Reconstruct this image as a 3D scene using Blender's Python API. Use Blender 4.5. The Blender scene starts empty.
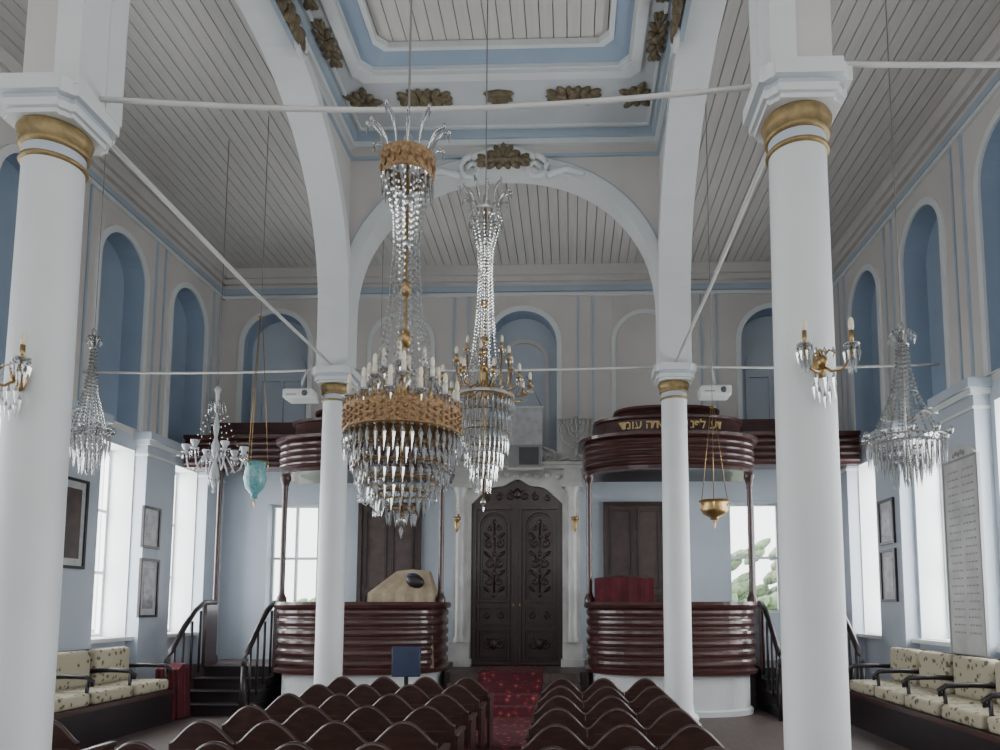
import bpy, math, random
from mathutils import Vector, Matrix
from mathutils.geometry import tessellate_polygon
import bmesh
random.seed(7)
E=1.75            # eye height; heights below given relative to eye with Z()
def Z(v): return v+E
AX=-0.94          # nave axis
XL,XR,YB,YF=-7.08,5.2,14.2,-4.0
CEIL=Z(6.8)
sin,cos,pi=math.sin,math.cos,math.pi

# ------------------------------------------------------------ materials
def mat(name,col,rough=.5,metal=0,spec=.5,noise=0,nscale=5,bump=0,col2=None,coat=0,stretch=None):
    m=bpy.data.materials.new(name); m.use_nodes=True
    nt=m.node_tree; b=nt.nodes['Principled BSDF']
    b.inputs['Base Color'].default_value=(*col,1)
    b.inputs['Roughness'].default_value=rough
    b.inputs['Metallic'].default_value=metal
    b.inputs['Specular IOR Level'].default_value=spec
    b.inputs['Coat Weight'].default_value=coat
    b.inputs['Coat Roughness'].default_value=.12
    if noise or bump or col2:
        tc=nt.nodes.new('ShaderNodeTexCoord'); mp=nt.nodes.new('ShaderNodeMapping')
        if stretch: mp.inputs['Scale'].default_value=stretch
        n=nt.nodes.new('ShaderNodeTexNoise'); n.inputs['Scale'].default_value=nscale; n.inputs['Detail'].default_value=5
        nt.links.new(tc.outputs['Object'],mp.inputs[0]); nt.links.new(mp.outputs[0],n.inputs['Vector'])
        if noise or col2:
            r=nt.nodes.new('ShaderNodeValToRGB')
            r.color_ramp.elements[0].position=.35; r.color_ramp.elements[1].position=.65
            c2=col2 if col2 else tuple(c*(1-noise) for c in col)
            r.color_ramp.elements[0].color=(*c2,1); r.color_ramp.elements[1].color=(*col,1)
            nt.links.new(n.outputs['Fac'],r.inputs[0]); nt.links.new(r.outputs[0],b.inputs['Base Color'])
        if bump:
            bp=nt.nodes.new('ShaderNodeBump'); bp.inputs['Strength'].default_value=bump; bp.inputs['Distance'].default_value=.02
            nt.links.new(n.outputs['Fac'],bp.inputs['Height']); nt.links.new(bp.outputs[0],b.inputs['Normal'])
    return m
M={}
M['white']=mat('white_paint',(.69,.71,.71),.5,noise=.05,nscale=2)
M['cream']=mat('cream_plaster',(.60,.575,.55),.7,noise=.07,nscale=1.5,bump=.05)
M['blue']=mat('blue_paint',(.31,.395,.505),.6,noise=.08,nscale=2)
M['trimblue']=mat('pale_blue_trim',(.40,.475,.56),.6,noise=.08,nscale=2)
M['lblue']=mat('pale_blue_plaster',(.48,.535,.60),.6,noise=.07,nscale=1.5)
M['soffit']=mat('soffit_plaster',(.57,.60,.62),.6,noise=.07,nscale=1.5)
M['board']=mat('ceiling_board',(.62,.595,.56),.5,noise=.08,nscale=3,stretch=(8,.6,1))
M['gap']=mat('board_gap',(.24,.22,.20),.8)
M['gold']=mat('gilding',(.36,.26,.12),.5,metal=.5,noise=.35,nscale=18)
M['goldleaf']=mat('gold_lettering',(.62,.45,.20),.5,noise=.05)
M['goldpaint']=mat('gilded_plaster',(.21,.165,.095),.6,metal=.1,noise=.5,nscale=14,bump=.2)
M['amber']=mat('amber_brass',(.36,.215,.10),.45,metal=.35,noise=.55,nscale=60,bump=.5)
M['wood']=mat('burgundy_wood',(.072,.025,.022),.33,coat=.35,noise=.45,nscale=3,stretch=(1,1,9))
M['pew']=mat('pew_wood',(.058,.028,.023),.36,coat=.2,noise=.4,nscale=4,stretch=(2,2,8))
M['door']=mat('carved_door_wood',(.048,.022,.017),.36,coat=.15,noise=.5,nscale=6,stretch=(2,2,8))
M['dark']=mat('dark_wood',(.022,.016,.018),.35,noise=.3,nscale=6)
M['marble']=mat('marble',(.60,.60,.575),.35,noise=.25,nscale=3,bump=.03)
M['floor']=mat('floor_wood',(.10,.07,.06),.5,noise=.3,nscale=3,stretch=(6,1,1))
M['iron']=mat('painted_rod',(.62,.62,.60),.5,noise=.1)
M['cord']=mat('cord',(.22,.21,.20),.7,noise=.1)
M['brass']=mat('brass',(.42,.28,.12),.35,metal=.85,noise=.2,nscale=20)
M['silver']=mat('old_silver',(.50,.49,.47),.35,metal=.6,noise=.2,nscale=20)
M['red']=mat('red_velvet',(.095,.007,.014),.85,noise=.4,nscale=6)
M['clothgold']=mat('gold_cloth',(.40,.32,.22),.75,noise=.2,nscale=8,bump=.2)
M['plastic']=mat('white_plastic',(.65,.65,.64),.4,noise=.03)
M['navy']=mat('navy_cover',(.022,.035,.08),.6,noise=.2)
M['turq']=mat('turquoise_glass',(.17,.42,.44),.2,noise=.4,nscale=25)
M['candle']=mat('candle_white',(.66,.62,.54),.5,noise=.05)
M['bulb']=mat('flame_bulb',(.78,.70,.55),.2,noise=.05)
M['milk']=mat('milk_glass',(.55,.57,.59),.12,noise=.15)
M['paper']=mat('paper',(.55,.56,.56),.5,noise=.25,nscale=9)
M['photo']=mat('picture_grey',(.30,.31,.33),.3,noise=.6,nscale=7)
M['paint']=mat('dark_painting',(.05,.035,.03),.4,col2=(.09,.055,.045),nscale=6)
M['ink']=mat('ink',(.10,.10,.11),.7,noise=.1)
M['faded']=mat('faded_engraving',(.33,.33,.33),.7,noise=.1)
M['green']=mat('foliage',(.32,.42,.22),.7,col2=(.12,.20,.08),nscale=9,bump=.4)
M['grass']=mat('ground_outside',(.40,.42,.36),.9,noise=.3)
def cushion_mat():
    m=bpy.data.materials.new('floral_fabric'); m.use_nodes=True; nt=m.node_tree; b=nt.nodes['Principled BSDF']
    b.inputs['Roughness'].default_value=.85
    tc=nt.nodes.new('ShaderNodeTexCoord'); v=nt.nodes.new('ShaderNodeTexVoronoi'); v.inputs['Scale'].default_value=11
    n=nt.nodes.new('ShaderNodeTexNoise'); n.inputs['Scale'].default_value=25
    add=nt.nodes.new('ShaderNodeMath'); add.operation='ADD'; mul=nt.nodes.new('ShaderNodeMath'); mul.operation='MULTIPLY'; mul.inputs[1].default_value=.5
    r=nt.nodes.new('ShaderNodeValToRGB'); e=r.color_ramp.elements
    e[0].position=.49; e[0].color=(.13,.12,.07,1); e[1].position=.59; e[1].color=(.44,.40,.29,1)
    nt.links.new(tc.outputs['Object'],v.inputs['Vector']); nt.links.new(tc.outputs['Object'],n.inputs['Vector'])
    nt.links.new(n.outputs['Fac'],mul.inputs[0]); nt.links.new(mul.outputs[0],add.inputs[0]); nt.links.new(v.outputs['Distance'],add.inputs[1])
    nt.links.new(add.outputs[0],r.inputs[0]); nt.links.new(r.outputs[0],b.inputs['Base Color']); return m
M['floral']=cushion_mat()
def carpet_mat():
    m=bpy.data.materials.new('red_carpet'); m.use_nodes=True; nt=m.node_tree; b=nt.nodes['Principled BSDF']
    b.inputs['Roughness'].default_value=.95
    tc=nt.nodes.new('ShaderNodeTexCoord'); v=nt.nodes.new('ShaderNodeTexVoronoi'); v.inputs['Scale'].default_value=9; v.distance='MANHATTAN'
    r=nt.nodes.new('ShaderNodeValToRGB'); e=r.color_ramp.elements; e[0].position=.2; e[0].color=(.34,.16,.13,1); e[1].position=.3; e[1].color=(.26,.03,.035,1)
    e2=r.color_ramp.elements.new(.7); e2.color=(.09,.016,.025,1)
    nt.links.new(tc.outputs['Object'],v.inputs['Vector']); nt.links.new(v.outputs['Distance'],r.inputs[0]); nt.links.new(r.outputs[0],b.inputs['Base Color']); return m
M['carpet']=carpet_mat()
def crystal_mat():
    m=bpy.data.materials.new('crystal'); m.use_nodes=True; nt=m.node_tree
    for n in list(nt.nodes): nt.nodes.remove(n)
    o=nt.nodes.new('ShaderNodeOutputMaterial'); mx=nt.nodes.new('ShaderNodeMixShader'); t=nt.nodes.new('ShaderNodeBsdfTransparent')
    t.inputs[0].default_value=(.72,.73,.74,1)
    g=nt.nodes.new('ShaderNodeBsdfGlossy'); g.inputs['Roughness'].default_value=.05; g.inputs['Color'].default_value=(.9,.9,.88,1)
    d=nt.nodes.new('ShaderNodeBsdfDiffuse'); d.inputs[0].default_value=(.36,.36,.36,1)
    m2=nt.nodes.new('ShaderNodeMixShader'); m2.inputs[0].default_value=.5
    nt.links.new(g.outputs[0],m2.inputs[1]); nt.links.new(d.outputs[0],m2.inputs[2])
    mx.inputs[0].default_value=.56
    nt.links.new(t.outputs[0],mx.inputs[1]); nt.links.new(m2.outputs[0],mx.inputs[2]); nt.links.new(mx.outputs[0],o.inputs[0]); return m
M['crystal']=crystal_mat()
def pane_mat():
    m=bpy.data.materials.new('clear_glass'); m.use_nodes=True; nt=m.node_tree
    for n in list(nt.nodes): nt.nodes.remove(n)
    o=nt.nodes.new('ShaderNodeOutputMaterial'); mx=nt.nodes.new('ShaderNodeMixShader'); t=nt.nodes.new('ShaderNodeBsdfTransparent')
    g=nt.nodes.new('ShaderNodeBsdfGlossy'); g.inputs['Roughness'].default_value=.03
    mx.inputs[0].default_value=.06
    nt.links.new(t.outputs[0],mx.inputs[1]); nt.links.new(g.outputs[0],mx.inputs[2]); nt.links.new(mx.outputs[0],o.inputs[0]); return m
M['pane']=pane_mat()

# ------------------------------------------------------------ mesh builder
class MB:
    def __init__(s): s.v=[]; s.f=[]; s.mi=[]; s.sm=[]; s.mats=[]
    def idx(s,m):
        if m not in s.mats: s.mats.append(m)
        return s.mats.index(m)
    def add(s,vs,fs,m,smooth=False):
        b=len(s.v); s.v+= [tuple(q) for q in vs]; i=s.idx(m)
        for f in fs: s.f.append(tuple(b+k for k in f)); s.mi.append(i); s.sm.append(smooth)
    def box(s,x0,x1,y0,y1,z0,z1,m):
        s.add([(x0,y0,z0),(x1,y0,z0),(x1,y1,z0),(x0,y1,z0),(x0,y0,z1),(x1,y0,z1),(x1,y1,z1),(x0,y1,z1)],
              [(0,3,2,1),(4,5,6,7),(0,1,5,4),(1,2,6,5),(2,3,7,6),(3,0,4,7)],m)
    def rbox(s,x0,x1,y0,y1,z0,z1,m,r=.04):
        bm=bmesh.new(); bmesh.ops.create_cube(bm,size=1)
        for v in bm.verts: v.co=Vector(((x0+x1)/2+v.co.x*(x1-x0),(y0+y1)/2+v.co.y*(y1-y0),(z0+z1)/2+v.co.z*(z1-z0)))
        bmesh.ops.bevel(bm,geom=bm.edges[:],offset=r,segments=3,profile=.6,affect='EDGES')
        bm.verts.index_update()
        s.add([v.co for v in bm.verts],[[v.index for v in f.verts] for f in bm.faces],m,True); bm.free()
    def lathe(s,cx,cy,prof,m,seg=24,smooth=True,a0=0):
        vs=[];fs=[];n=len(prof)
        for k in range(seg):
            a=a0+2*pi*k/seg
            for r,z in prof: vs.append((cx+r*cos(a),cy+r*sin(a),z))
        for k in range(seg):
            k2=(k+1)%seg
            for i in range(n-1): fs.append((k*n+i,k2*n+i,k2*n+i+1,k*n+i+1))
        s.add(vs,fs,m,smooth)
    def tube(s,pts,r,m,seg=6,smooth=True):
        pts=[Vector(p) for p in pts]; n=len(pts); rr=r if isinstance(r,(list,tuple)) else [r]*n
        vs=[];fs=[]
        for i,p in enumerate(pts):
            t=(pts[min(i+1,n-1)]-pts[max(i-1,0)]).normalized()
            a=Vector((0,0,1)) if abs(t.z)<.9 else Vector((0,1,0))
            u=t.cross(a).normalized(); w=t.cross(u)
            for k in range(seg):
                an=2*pi*k/seg; vs.append(p+(u*cos(an)+w*sin(an))*rr[i])
        for i in range(n-1):
            for k in range(seg):
                k2=(k+1)%seg; fs.append((i*seg+k,i*seg+k2,(i+1)*seg+k2,(i+1)*seg+k))
        fs.append(tuple(range(seg))); fs.append(tuple((n-1)*seg+k for k in range(seg)))
        s.add(vs,fs,m,smooth)
    def drop(s,x,y,z,h,r,m,w=.35):
        zz=z-h*w
        s.add([(x,y,z),(x+r,y,zz),(x,y+r,zz),(x-r,y,zz),(x,y-r,zz),(x,y,z-h)],
              [(0,1,2),(0,2,3),(0,3,4),(0,4,1),(5,2,1),(5,3,2),(5,4,3),(5,1,4)],m)
    def ell(s,c,a,b,d,m,nu=10,nv=6):
        c=Vector(c);a=Vector(a);b=Vector(b);d=Vector(d);vs=[];fs=[]
        for j in range(nv+1):
            t=pi*j/nv
            for i in range(nu):
                p=2*pi*i/nu; vs.append(c+a*sin(t)*cos(p)+b*sin(t)*sin(p)+d*cos(t))
        for j in range(nv):
            for i in range(nu):
                i2=(i+1)%nu; fs.append((j*nu+i,j*nu+i2,(j+1)*nu+i2,(j+1)*nu+i))
        s.add(vs,fs,m,True)
    def plate(s,loops,T,w0,w1,mf,mside=None,mback=None):
        mside=mside or [mf]*len(loops); flat=[p for l in loops for p in l]
        tris=tessellate_polygon([[Vector((p[0],p[1],0)) for p in l] for l in loops])
        s.add([T(p[0],p[1],w1) for p in flat],[tuple(t) for t in tris],mf)
        s.add([T(p[0],p[1],w0) for p in flat],[tuple(reversed(t)) for t in tris],mback or mf)
        for l,ms in zip(loops,mside):
            n=len(l); s.add([T(p[0],p[1],w0) for p in l]+[T(p[0],p[1],w1) for p in l],
                [(i,(i+1)%n,n+(i+1)%n,n+i) for i in range(n)],ms)
    def sweep(s,plan,prof,m,closed=False,smooth=False):
        n=len(plan); nor=[]
        for i in range(n):
            a=plan[(i-1)%n] if closed else plan[max(i-1,0)]; b=plan[(i+1)%n] if closed else plan[min(i+1,n-1)]
            d=Vector((b[0]-a[0],b[1]-a[1])).normalized(); nor.append((d.y,-d.x))
        k=len(prof); vs=[(p[0]+q[0]*o,p[1]+q[1]*o,z) for p,q in zip(plan,nor) for o,z in prof]
        fs=[(i*k+j,((i+1)%n)*k+j,((i+1)%n)*k+j+1,i*k+j+1) for i in range(n if closed else n-1) for j in range(k-1)]
        s.add(vs,fs,m,smooth)
    def cap(s,plan,z,m): s.add([(p[0],p[1],z) for p in plan],[tuple(range(len(plan)))],m)
    def obj(s,name,recalc=True):
        me=bpy.data.meshes.new(name); me.from_pydata(s.v,[],s.f)
        for m in s.mats: me.materials.append(M[m])
        me.polygons.foreach_set('material_index',s.mi); me.polygons.foreach_set('use_smooth',s.sm)
        if recalc:
            bm=bmesh.new(); bm.from_mesh(me); bmesh.ops.recalc_face_normals(bm,faces=bm.faces[:]); bm.to_mesh(me); bm.free()
        me.update(); o=bpy.data.objects.new(name,me); bpy.context.scene.collection.objects.link(o); return o

def arch_loop(c,hw,z0,zt,n=18):
    zs=zt-hw
    return [(c-hw,z0),(c+hw,z0)]+[(c+hw*cos(pi*i/n),zs+hw*sin(pi*i/n)) for i in range(n+1)]
def rect(u0,u1,v0,v1): return [(u0,v0),(u1,v0),(u1,v1),(u0,v1)]

# ------------------------------------------------------------ shell
mb=MB(); mb.box(XL-.6,XR+.6,YF-.3,YB+.5,-.2,0,'floor'); mb.obj('floor')
LN=[-3.05,-1.05,.95,2.95,4.95,6.95,8.95,10.95,12.95]
RN=[-2.3,-.2,1.95,4.1,6.2,8.35,10.5,12.6]
WZ0,WZ1=Z(-.5),Z(2.5); NZ0,NZ1=Z(2.85),Z(5.85)
def side_wall(name,X,sg,cs):
    T=lambda u,v,w:(X+sg*w,u,v)
    mb=MB()
    lo=[rect(YF-.3,YB+.3,0,Z(2.75))]+[rect(c-.55,c+.55,WZ0,WZ1) for c in cs]
    mb.plate(lo,T,-.5,0,'lblue',['lblue']+['white']*len(cs))  # reveals coloured white to imitate blown-out window light
    up=[rect(YF-.3,YB+.3,Z(2.75),CEIL)]+[arch_loop(c,.58,NZ0,NZ1) for c in cs]
    mb.plate(up,T,-.35,0,'cream',['cream']+['blue']*len(cs))
    mb.plate([rect(YF-.3,YB+.3,Z(2.7),CEIL)],T,-.5,-.35,'blue')
    mb.obj(name)
    t=MB()
    for c in cs:   # archivolts
        t.plate([arch_loop(c,.68,NZ0-.02,NZ1+.10),arch_loop(c,.58,NZ0-.01,NZ1)],T,0,.035,'white')
    gaps=[(a+b)/2 for a,b in zip(cs[:-1],cs[1:])]+[cs[-1]+1.0]
    for g in gaps:
        if g<YB-.2:
            for d in (-.13,.13):
                t.plate([rect(g+d-.018,g+d+.018,Z(2.9),Z(6.2))],T,0,.03,'trimblue')
            t.plate([rect(g-.09,g+.09,Z(2.9),Z(6.2))],T,0,.02,'cream')
    t.plate([rect(YF,YB,Z(6.2),Z(6.26))],T,0,.05,'white')
    t.plate([rect(YF,YB,Z(6.3),Z(6.40))],T,0,.03,'trimblue')
    t.plate([rect(YF,YB,Z(6.5),Z(6.6))],T,0,.08,'cream')
    t.plate([rect(YF,YB,Z(6.6),Z(6.8))],T,0,.15,'cream')
    t.obj('trim_'+name[5:]+'_cornice')
    p=MB()
    for g in gaps:
        a,b=g-.43,min(g+.43,YB)
        p.plate([rect(a,b,0,Z(2.6))],T,0,.2,'lblue')
        p.plate([rect(a-.04,min(b+.04,YB),Z(2.6),Z(2.68))],T,0,.25,'white')
        p.plate([rect(a-.08,min(b+.08,YB),Z(2.68),Z(2.8))],T,0,.30,'lblue')
        p.plate([rect(a-.01,b+.0,Z(2.42),Z(2.46))],T,0,.22,'white')
    for c in cs: p.plate([rect(c-.6,c+.6,WZ0-.06,WZ0)],T,-.1,.12,'white')
    p.obj('trim_'+name[5:]+'_piers')
side_wall('wall_left',XL,1,LN); side_wall('wall_right',XR,-1,RN)

# back wall
BN=[(AX-5.0,.66,'blue'),(AX,.68,'blue'),(AX+5.0,.66,'blue')]
T=lambda u,v,w:(u,YB-w,v)
mb=MB()
lo=[rect(XL-.5,XR+.5,0,Z(2.75))]+[rect(AX+s*4.55-.5,AX+s*4.55+.5,Z(-.15),Z(2.0)) for s in (-1,1)]
mb.plate(lo,T,-.4,0,'lblue')
mb.plate([rect(XL-.5,XR+.5,Z(2.75),CEIL)]+[arch_loop(c,h,Z(3.0),Z(5.9)) for c,h,_ in BN],T,-.4,0,'cream',['cream']+['blue']*3)
mb.plate([rect(XL-.5,XR+.5,Z(2.7),CEIL)],T,-.6,-.4,'lblue')
mb.obj('wall_back')
t=MB()
for c,h,_ in BN: t.plate([arch_loop(c,h+.1,Z(2.98),Z(6.0)),arch_loop(c,h,Z(2.99),Z(5.9))],T,0,.04,'white')
for c in (AX-2.45,AX+2.45): t.plate([arch_loop(c,.68,Z(2.98),Z(5.9)),arch_loop(c,.6,Z(2.99),Z(5.82))],T,0,.04,'white')
for c in (AX-3.7,AX-1.25,AX+1.25,AX+3.7):
    for d in (-.15,.15): t.plate([rect(c+d-.018,c+d+.018,Z(2.8),Z(6.2))],T,0,.03,'trimblue')
t.plate([rect(XL,XR,Z(6.2),Z(6.26))],T,0,.05,'white'); t.plate([rect(XL,XR,Z(6.3),Z(6.42))],T,0,.03,'trimblue')
t.plate([rect(XL,XR,Z(6.5),Z(6.6))],T,0,.08,'cream'); t.plate([rect(XL,XR,Z(6.6),Z(6.8))],T,0,.15,'cream')
t.plate([rect(XL,XR,Z(2.75),Z(2.85))],T,0,.08,'lblue')
for c in (AX-5.0,AX+5.0):
    t.plate([arch_loop(c,.50,Z(3.0),Z(5.3)),rect(c-.42,c-.03,Z(3.1),Z(4.6)),rect(c+.03,c+.42,Z(3.1),Z(4.6))],T,-.4,-.34,'lblue')
t.plate([arch_loop(AX,.52,Z(3.0),Z(5.45)),arch_loop(AX,.44,Z(3.01),Z(5.37))],T,-.4,-.36,'cream')
t.obj('trim_back_wall')
mb=MB(); mb.box(XL-.5,XR+.5,YF-.3,YF,0,CEIL,'cream'); mb.obj('wall_front')

# windows with frames and daylight, plus added fill lamps behind the camera
wn=1
def area_light(name,loc,rot,sx,sy,power,col=(.96,.98,1)):
    l=bpy.data.lights.new(name,'AREA'); l.shape='RECTANGLE'; l.size=sx; l.size_y=sy; l.energy=power; l.color=col
    o=bpy.data.objects.new(name,l); o.location=loc; o.rotation_euler=rot; bpy.context.scene.collection.objects.link(o); return o
def frame(T,u0,u1,v0,v1,w0,w1,name,rows=3,glass=False):
    mb=MB(); t=.05; cm=(u0+u1)/2
    holes=[]
    for a,b in ((u0+t,cm-t/2),(cm+t/2,u1-t)):
        for r in range(rows):
            h=(v1-v0-t)/rows; holes.append(rect(a,b,v0+t+r*h,v0+(r+1)*h))
    mb.plate([rect(u0,u1,v0,v1)]+holes,T,w0,w1,'white')
    if glass: mb.plate([rect(u0+t,u1-t,v0+t,v1-t)],T,(w0+w1)/2-.004,(w0+w1)/2+.004,'pane')
    mb.obj(name)
PW=112
for cs,X,sg in ((LN,XL,1),(RN,XR,-1)):
    T=lambda u,v,w,X=X,sg=sg:(X+sg*w,u,v)
    for c in cs:
        frame(T,c-.55,c+.55,WZ0,WZ1,-.44,-.38,'window_%d'%wn); wn+=1
        area_light('daylight_and_fill',(X-sg*.48,c,(WZ0+WZ1)/2),(0,-sg*pi/2,0),WZ1-WZ0,1.08,PW if c>5 else PW*.5)
T=lambda u,v,w:(u,YB-w,v)
for s in (-1,1):
    frame(T,AX+s*4.55-.5,AX+s*4.55+.5,Z(-.15),Z(2.0),-.3,-.24,'window_%d'%wn,rows=2,glass=True); wn+=1
for x in (AX-3.6,AX,AX+3.6):  # added soft fill lamps on the solid front wall, no window openings there
    area_light('daylight_and_fill',(x,YF+.06,5.2),(pi/2,0,0),1.6,4.5,100)

# outside
mb=MB(); mb.box(-40,40,-30,60,-.6,-.25,'grass'); mb.obj('ground')
for bx,by,bz,br in ((4.9,18.5,1.9,1.5),(6.6,19,3.2,1.2),(-6.8,20,.6,1.4)):
    mb=MB()
    mb.tube([(bx,by,-.25),(bx+.1,by,bz)],[.16,.08],'dark',8)
    for i in range(60):
        a=random.uniform(0,2*pi); e=random.uniform(-1,1); rr=br*random.uniform(.45,1)
        c=(bx+rr*cos(a)*math.sqrt(1-e*e),by+rr*sin(a)*math.sqrt(1-e*e),bz+rr*e)
        q=random.uniform(.2,.36); mb.ell(c,(q,0,.1),(0,q,.05),(.1,0,q*.7),'green',7,4)
    mb.obj('garden_tree')

# ------------------------------------------------------------ ceilings
NX0,NX1,NY0,NY1=-3.35,1.47,4.5,10.14
IX0,IX1,IY0,IY1=NX0+.18,NX1-.18,NY0+.18,NY1-.18
mb=MB()
mb.box(XL-.5,NX0,YF-.3,YB+.5,CEIL+.03,CEIL+.15,'gap'); mb.box(NX1,XR+.5,YF-.3,YB+.5,CEIL+.03,CEIL+.15,'gap')
mb.box(NX0,NX1,NY1,YB+.5,CEIL+.03,CEIL+.15,'gap'); mb.box(NX0,NX1,YF-.3,NY0,CEIL+.03,CEIL+.15,'gap')
def boards(x0,x1,y0,y1,p=.165,g=.013):
    n=int(round((x1-x0)/p)); p=(x1-x0)/n
    for i in range(n): mb.box(x0+i*p+g/2,x0+(i+1)*p-g/2,y0,y1,CEIL,CEIL+.03,'board')
boards(XL,NX0,YF,YB); boards(NX1,XR,YF,YB); boards(NX0,NX1,NY1,YB); boards(NX0,NX1,YF,NY0)
mb.obj('ceiling')
def chrect(x0,x1,y0,y1,c): return [(x0+c,y0),(x1-c,y0),(x1,y0+c),(x1,y1-c),(x1-c,y1),(x0+c,y1),(x0,y1-c),(x0,y0+c)]
T=lambda u,v,w:(u,v,w)
HX0,HX1,HY0,HY1=AX-1.75,AX+1.75,5.9,8.74
mb=MB()
mb.plate([rect(IX0-.05,IX1+.05,IY0-.05,IY1+.05),chrect(HX0,HX1,HY0,HY1,.12)],T,Z(6.8),Z(6.86),'soffit')
def ring(o0,o1,z0,z1,m,c=.12):
    mb.plate([chrect(HX0+o0,HX1-o0,HY0+o0,HY1-o0,c),chrect(HX0+o1,HX1-o1,HY0+o1,HY1-o1,c)],T,z0,z1,m)
ring(-.10,.03,Z(6.765),Z(6.82),'white'); ring(-.02,.06,Z(6.815),Z(6.87),'white')
def cove(o0,z0,o1,z1,m):
    a=chrect(HX0+o0,HX1-o0,HY0+o0,HY1-o0,.12); b=chrect(HX0+o1,HX1-o1,HY0+o1,HY1-o1,.12); n=len(a)
    mb.add([(p[0],p[1],z0) for p in a]+[(p[0],p[1],z1) for p in b],[(i,(i+1)%n,n+(i+1)%n,n+i) for i in range(n)],m)
cove(.05,Z(6.865),.27,Z(6.93),'blue'); ring(.26,.32,Z(6.91),Z(6.99),'white')
mb.box(HX0-.2,HX1+.2,HY0-.2,HY1+.2,Z(7.05),Z(7.15),'gap')
n=21
for i in range(n):
    p=(HX1-HX0)/n; mb.box(HX0+i*p+.006,HX0+(i+1)*p-.006,HY0,HY1,Z(7.0),Z(7.04),'board')
def nring(o0,o1,z0,z1,m): mb.plate([rect(IX0-.02,IX1+.02,IY0-.02,IY1+.02),rect(IX0+o1,IX1-o1,IY0+o1,IY1-o1)],T,z0,z1,m)
nring(0,.04,Z(6.42),Z(6.46),'trimblue'); nring(0,.06,Z(6.6),Z(6.68),'white'); nring(0,.10,Z(6.68),Z(6.8),'trimblue')
for o,wd,m in ((.16,.035,'white'),):
    mb.plate([rect(IX0+o,IX1-o,IY0+o,IY1-o),rect(IX0+o+wd,IX1-o-wd,IY0+o+wd,IY1-o-wd)],T,Z(6.775),Z(6.81),m)
mb.obj('ceiling_nave_coffer')

# gilded leaf ornaments
def leaf(mb,o,U,V,N,s,kind=0,vs=1.0,m='goldpaint'):
    o=Vector(o);U=Vector(U)*s;V=Vector(V)*s*vs;N=Vector(N)
    def lobe(u,v,ang,l,w):
        d=U*cos(ang)+V*sin(ang); p=-U*sin(ang)+V*cos(ang)
        mb.ell(o+U*u+V*v+d*l*.5,d*l*.55,p*w,N*.035,m,8,4)
    if kind==0:
        for sg in (-1,1):
            for a,l,w,u in ((0,.62,.13,.30),(.75,.46,.13,.22),(-.75,.44,.13,.22),(1.15,.36,.12,.05),(-1.15,.36,.12,.05),(.5,.42,.12,.52),(-.5,.42,.12,.52)):
                lobe(sg*u,0,a if sg>0 else pi-a,l,w)
        mb.ell(o,U*.2,V*.25,N*.06,m,8,4)
    elif kind==1:
        for k in range(7): lobe(0,-.12,pi*(k+.0)/6,.50,.11)
        mb.ell(o-V*.15,U*.35,V*.10,N*.06,m,8,4)
    else:
        for k in range(9):
            a=k*2*pi/9; lobe(.08*cos(a),.08*sin(a),a,.42 if k%2 else .6,.14)
mb=MB(); D=(0,0,-1); zc=Z(6.785); yo=9.18
for x,k in ((AX-1.0,0),(AX+.0,1),(AX+1.0,0)): leaf(mb,(x,yo,zc),(1,0,0),(0,1,0),D,.40,k,1.4); leaf(mb,(x,5.3,zc),(1,0,0),(0,1,0),D,.38,k,1.35)
for x in (AX-1.85,AX+1.85):
    leaf(mb,(x,yo+.03,zc),(.7,.7,0),(-.7,.7,0),D,.40,2); leaf(mb,(x,5.25,zc),(1,0,0),(0,1,0),D,.38,2)
for x in (AX-2.0,AX+2.0):
    for y in (8.2,7.3,6.3): leaf(mb,(x,y,zc),(0,1,0),(1,0,0),D,.42,0,.8)
mb.obj('gilded_ceiling_ornaments')

# ------------------------------------------------------------ arcades
ZB=Z(3.32)
def apath(a,zs,r,n=40,ex=2.15):
    pts=[]
    for i in range(n+1):
        t=pi-pi*i/n; c,s_=cos(t),sin(t)
        pts.append((a*(1 if c>0 else -1)*abs(c)**(2/ex),zs+r*abs(s_)**(2/ex)))
    return pts
def arcade(name,T,S,apex,zs,A=None,ww=.035):
    mb=MB(); A=A or S/2+.18; a=S/2-.18; r=apex-zs
    ap=apath(a,zs,r)
    mb.plate([[(-A,ZB),(-a,ZB)]+ap+[(a,ZB),(A,ZB),(A,CEIL),(-A,CEIL)]],T,-.18,.18,'cream')
    def band(o0,o1,w,m,low=ZB):
        i=apath(a+o0,zs,r+o0); o=apath(a+o1,zs,r+o1)
        mb.plate([[(-a-o1,low),(-a-o0,low)]+i+[(a+o0,low),(a+o1,low)]+o[::-1]],T,-.18-w,.18+w,m)
    band(-ww,.13,ww,'white'); band(.13,.16,.015,'trimblue',zs-.01)
    return mb
CX,CY=(NX0+NX1)/2,(NY0+NY1)/2
SX,SY=NX1-NX0,NY1-NY0
def scroll(mb,c,U,V,N,s,sg,m='white'):
    c=Vector(c);U=Vector(U);V=Vector(V); pts=[]; rr=[]
    for i in range(26):
        t=i/25; a=pi*.5+sg*(2.6*pi*t); rad=s*(1-.8*t)
        pts.append(c+U*rad*cos(a)+V*rad*sin(a)); rr.append(s*.26*(1-.4*t))
    mb.tube(pts,rr,m,8)
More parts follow.
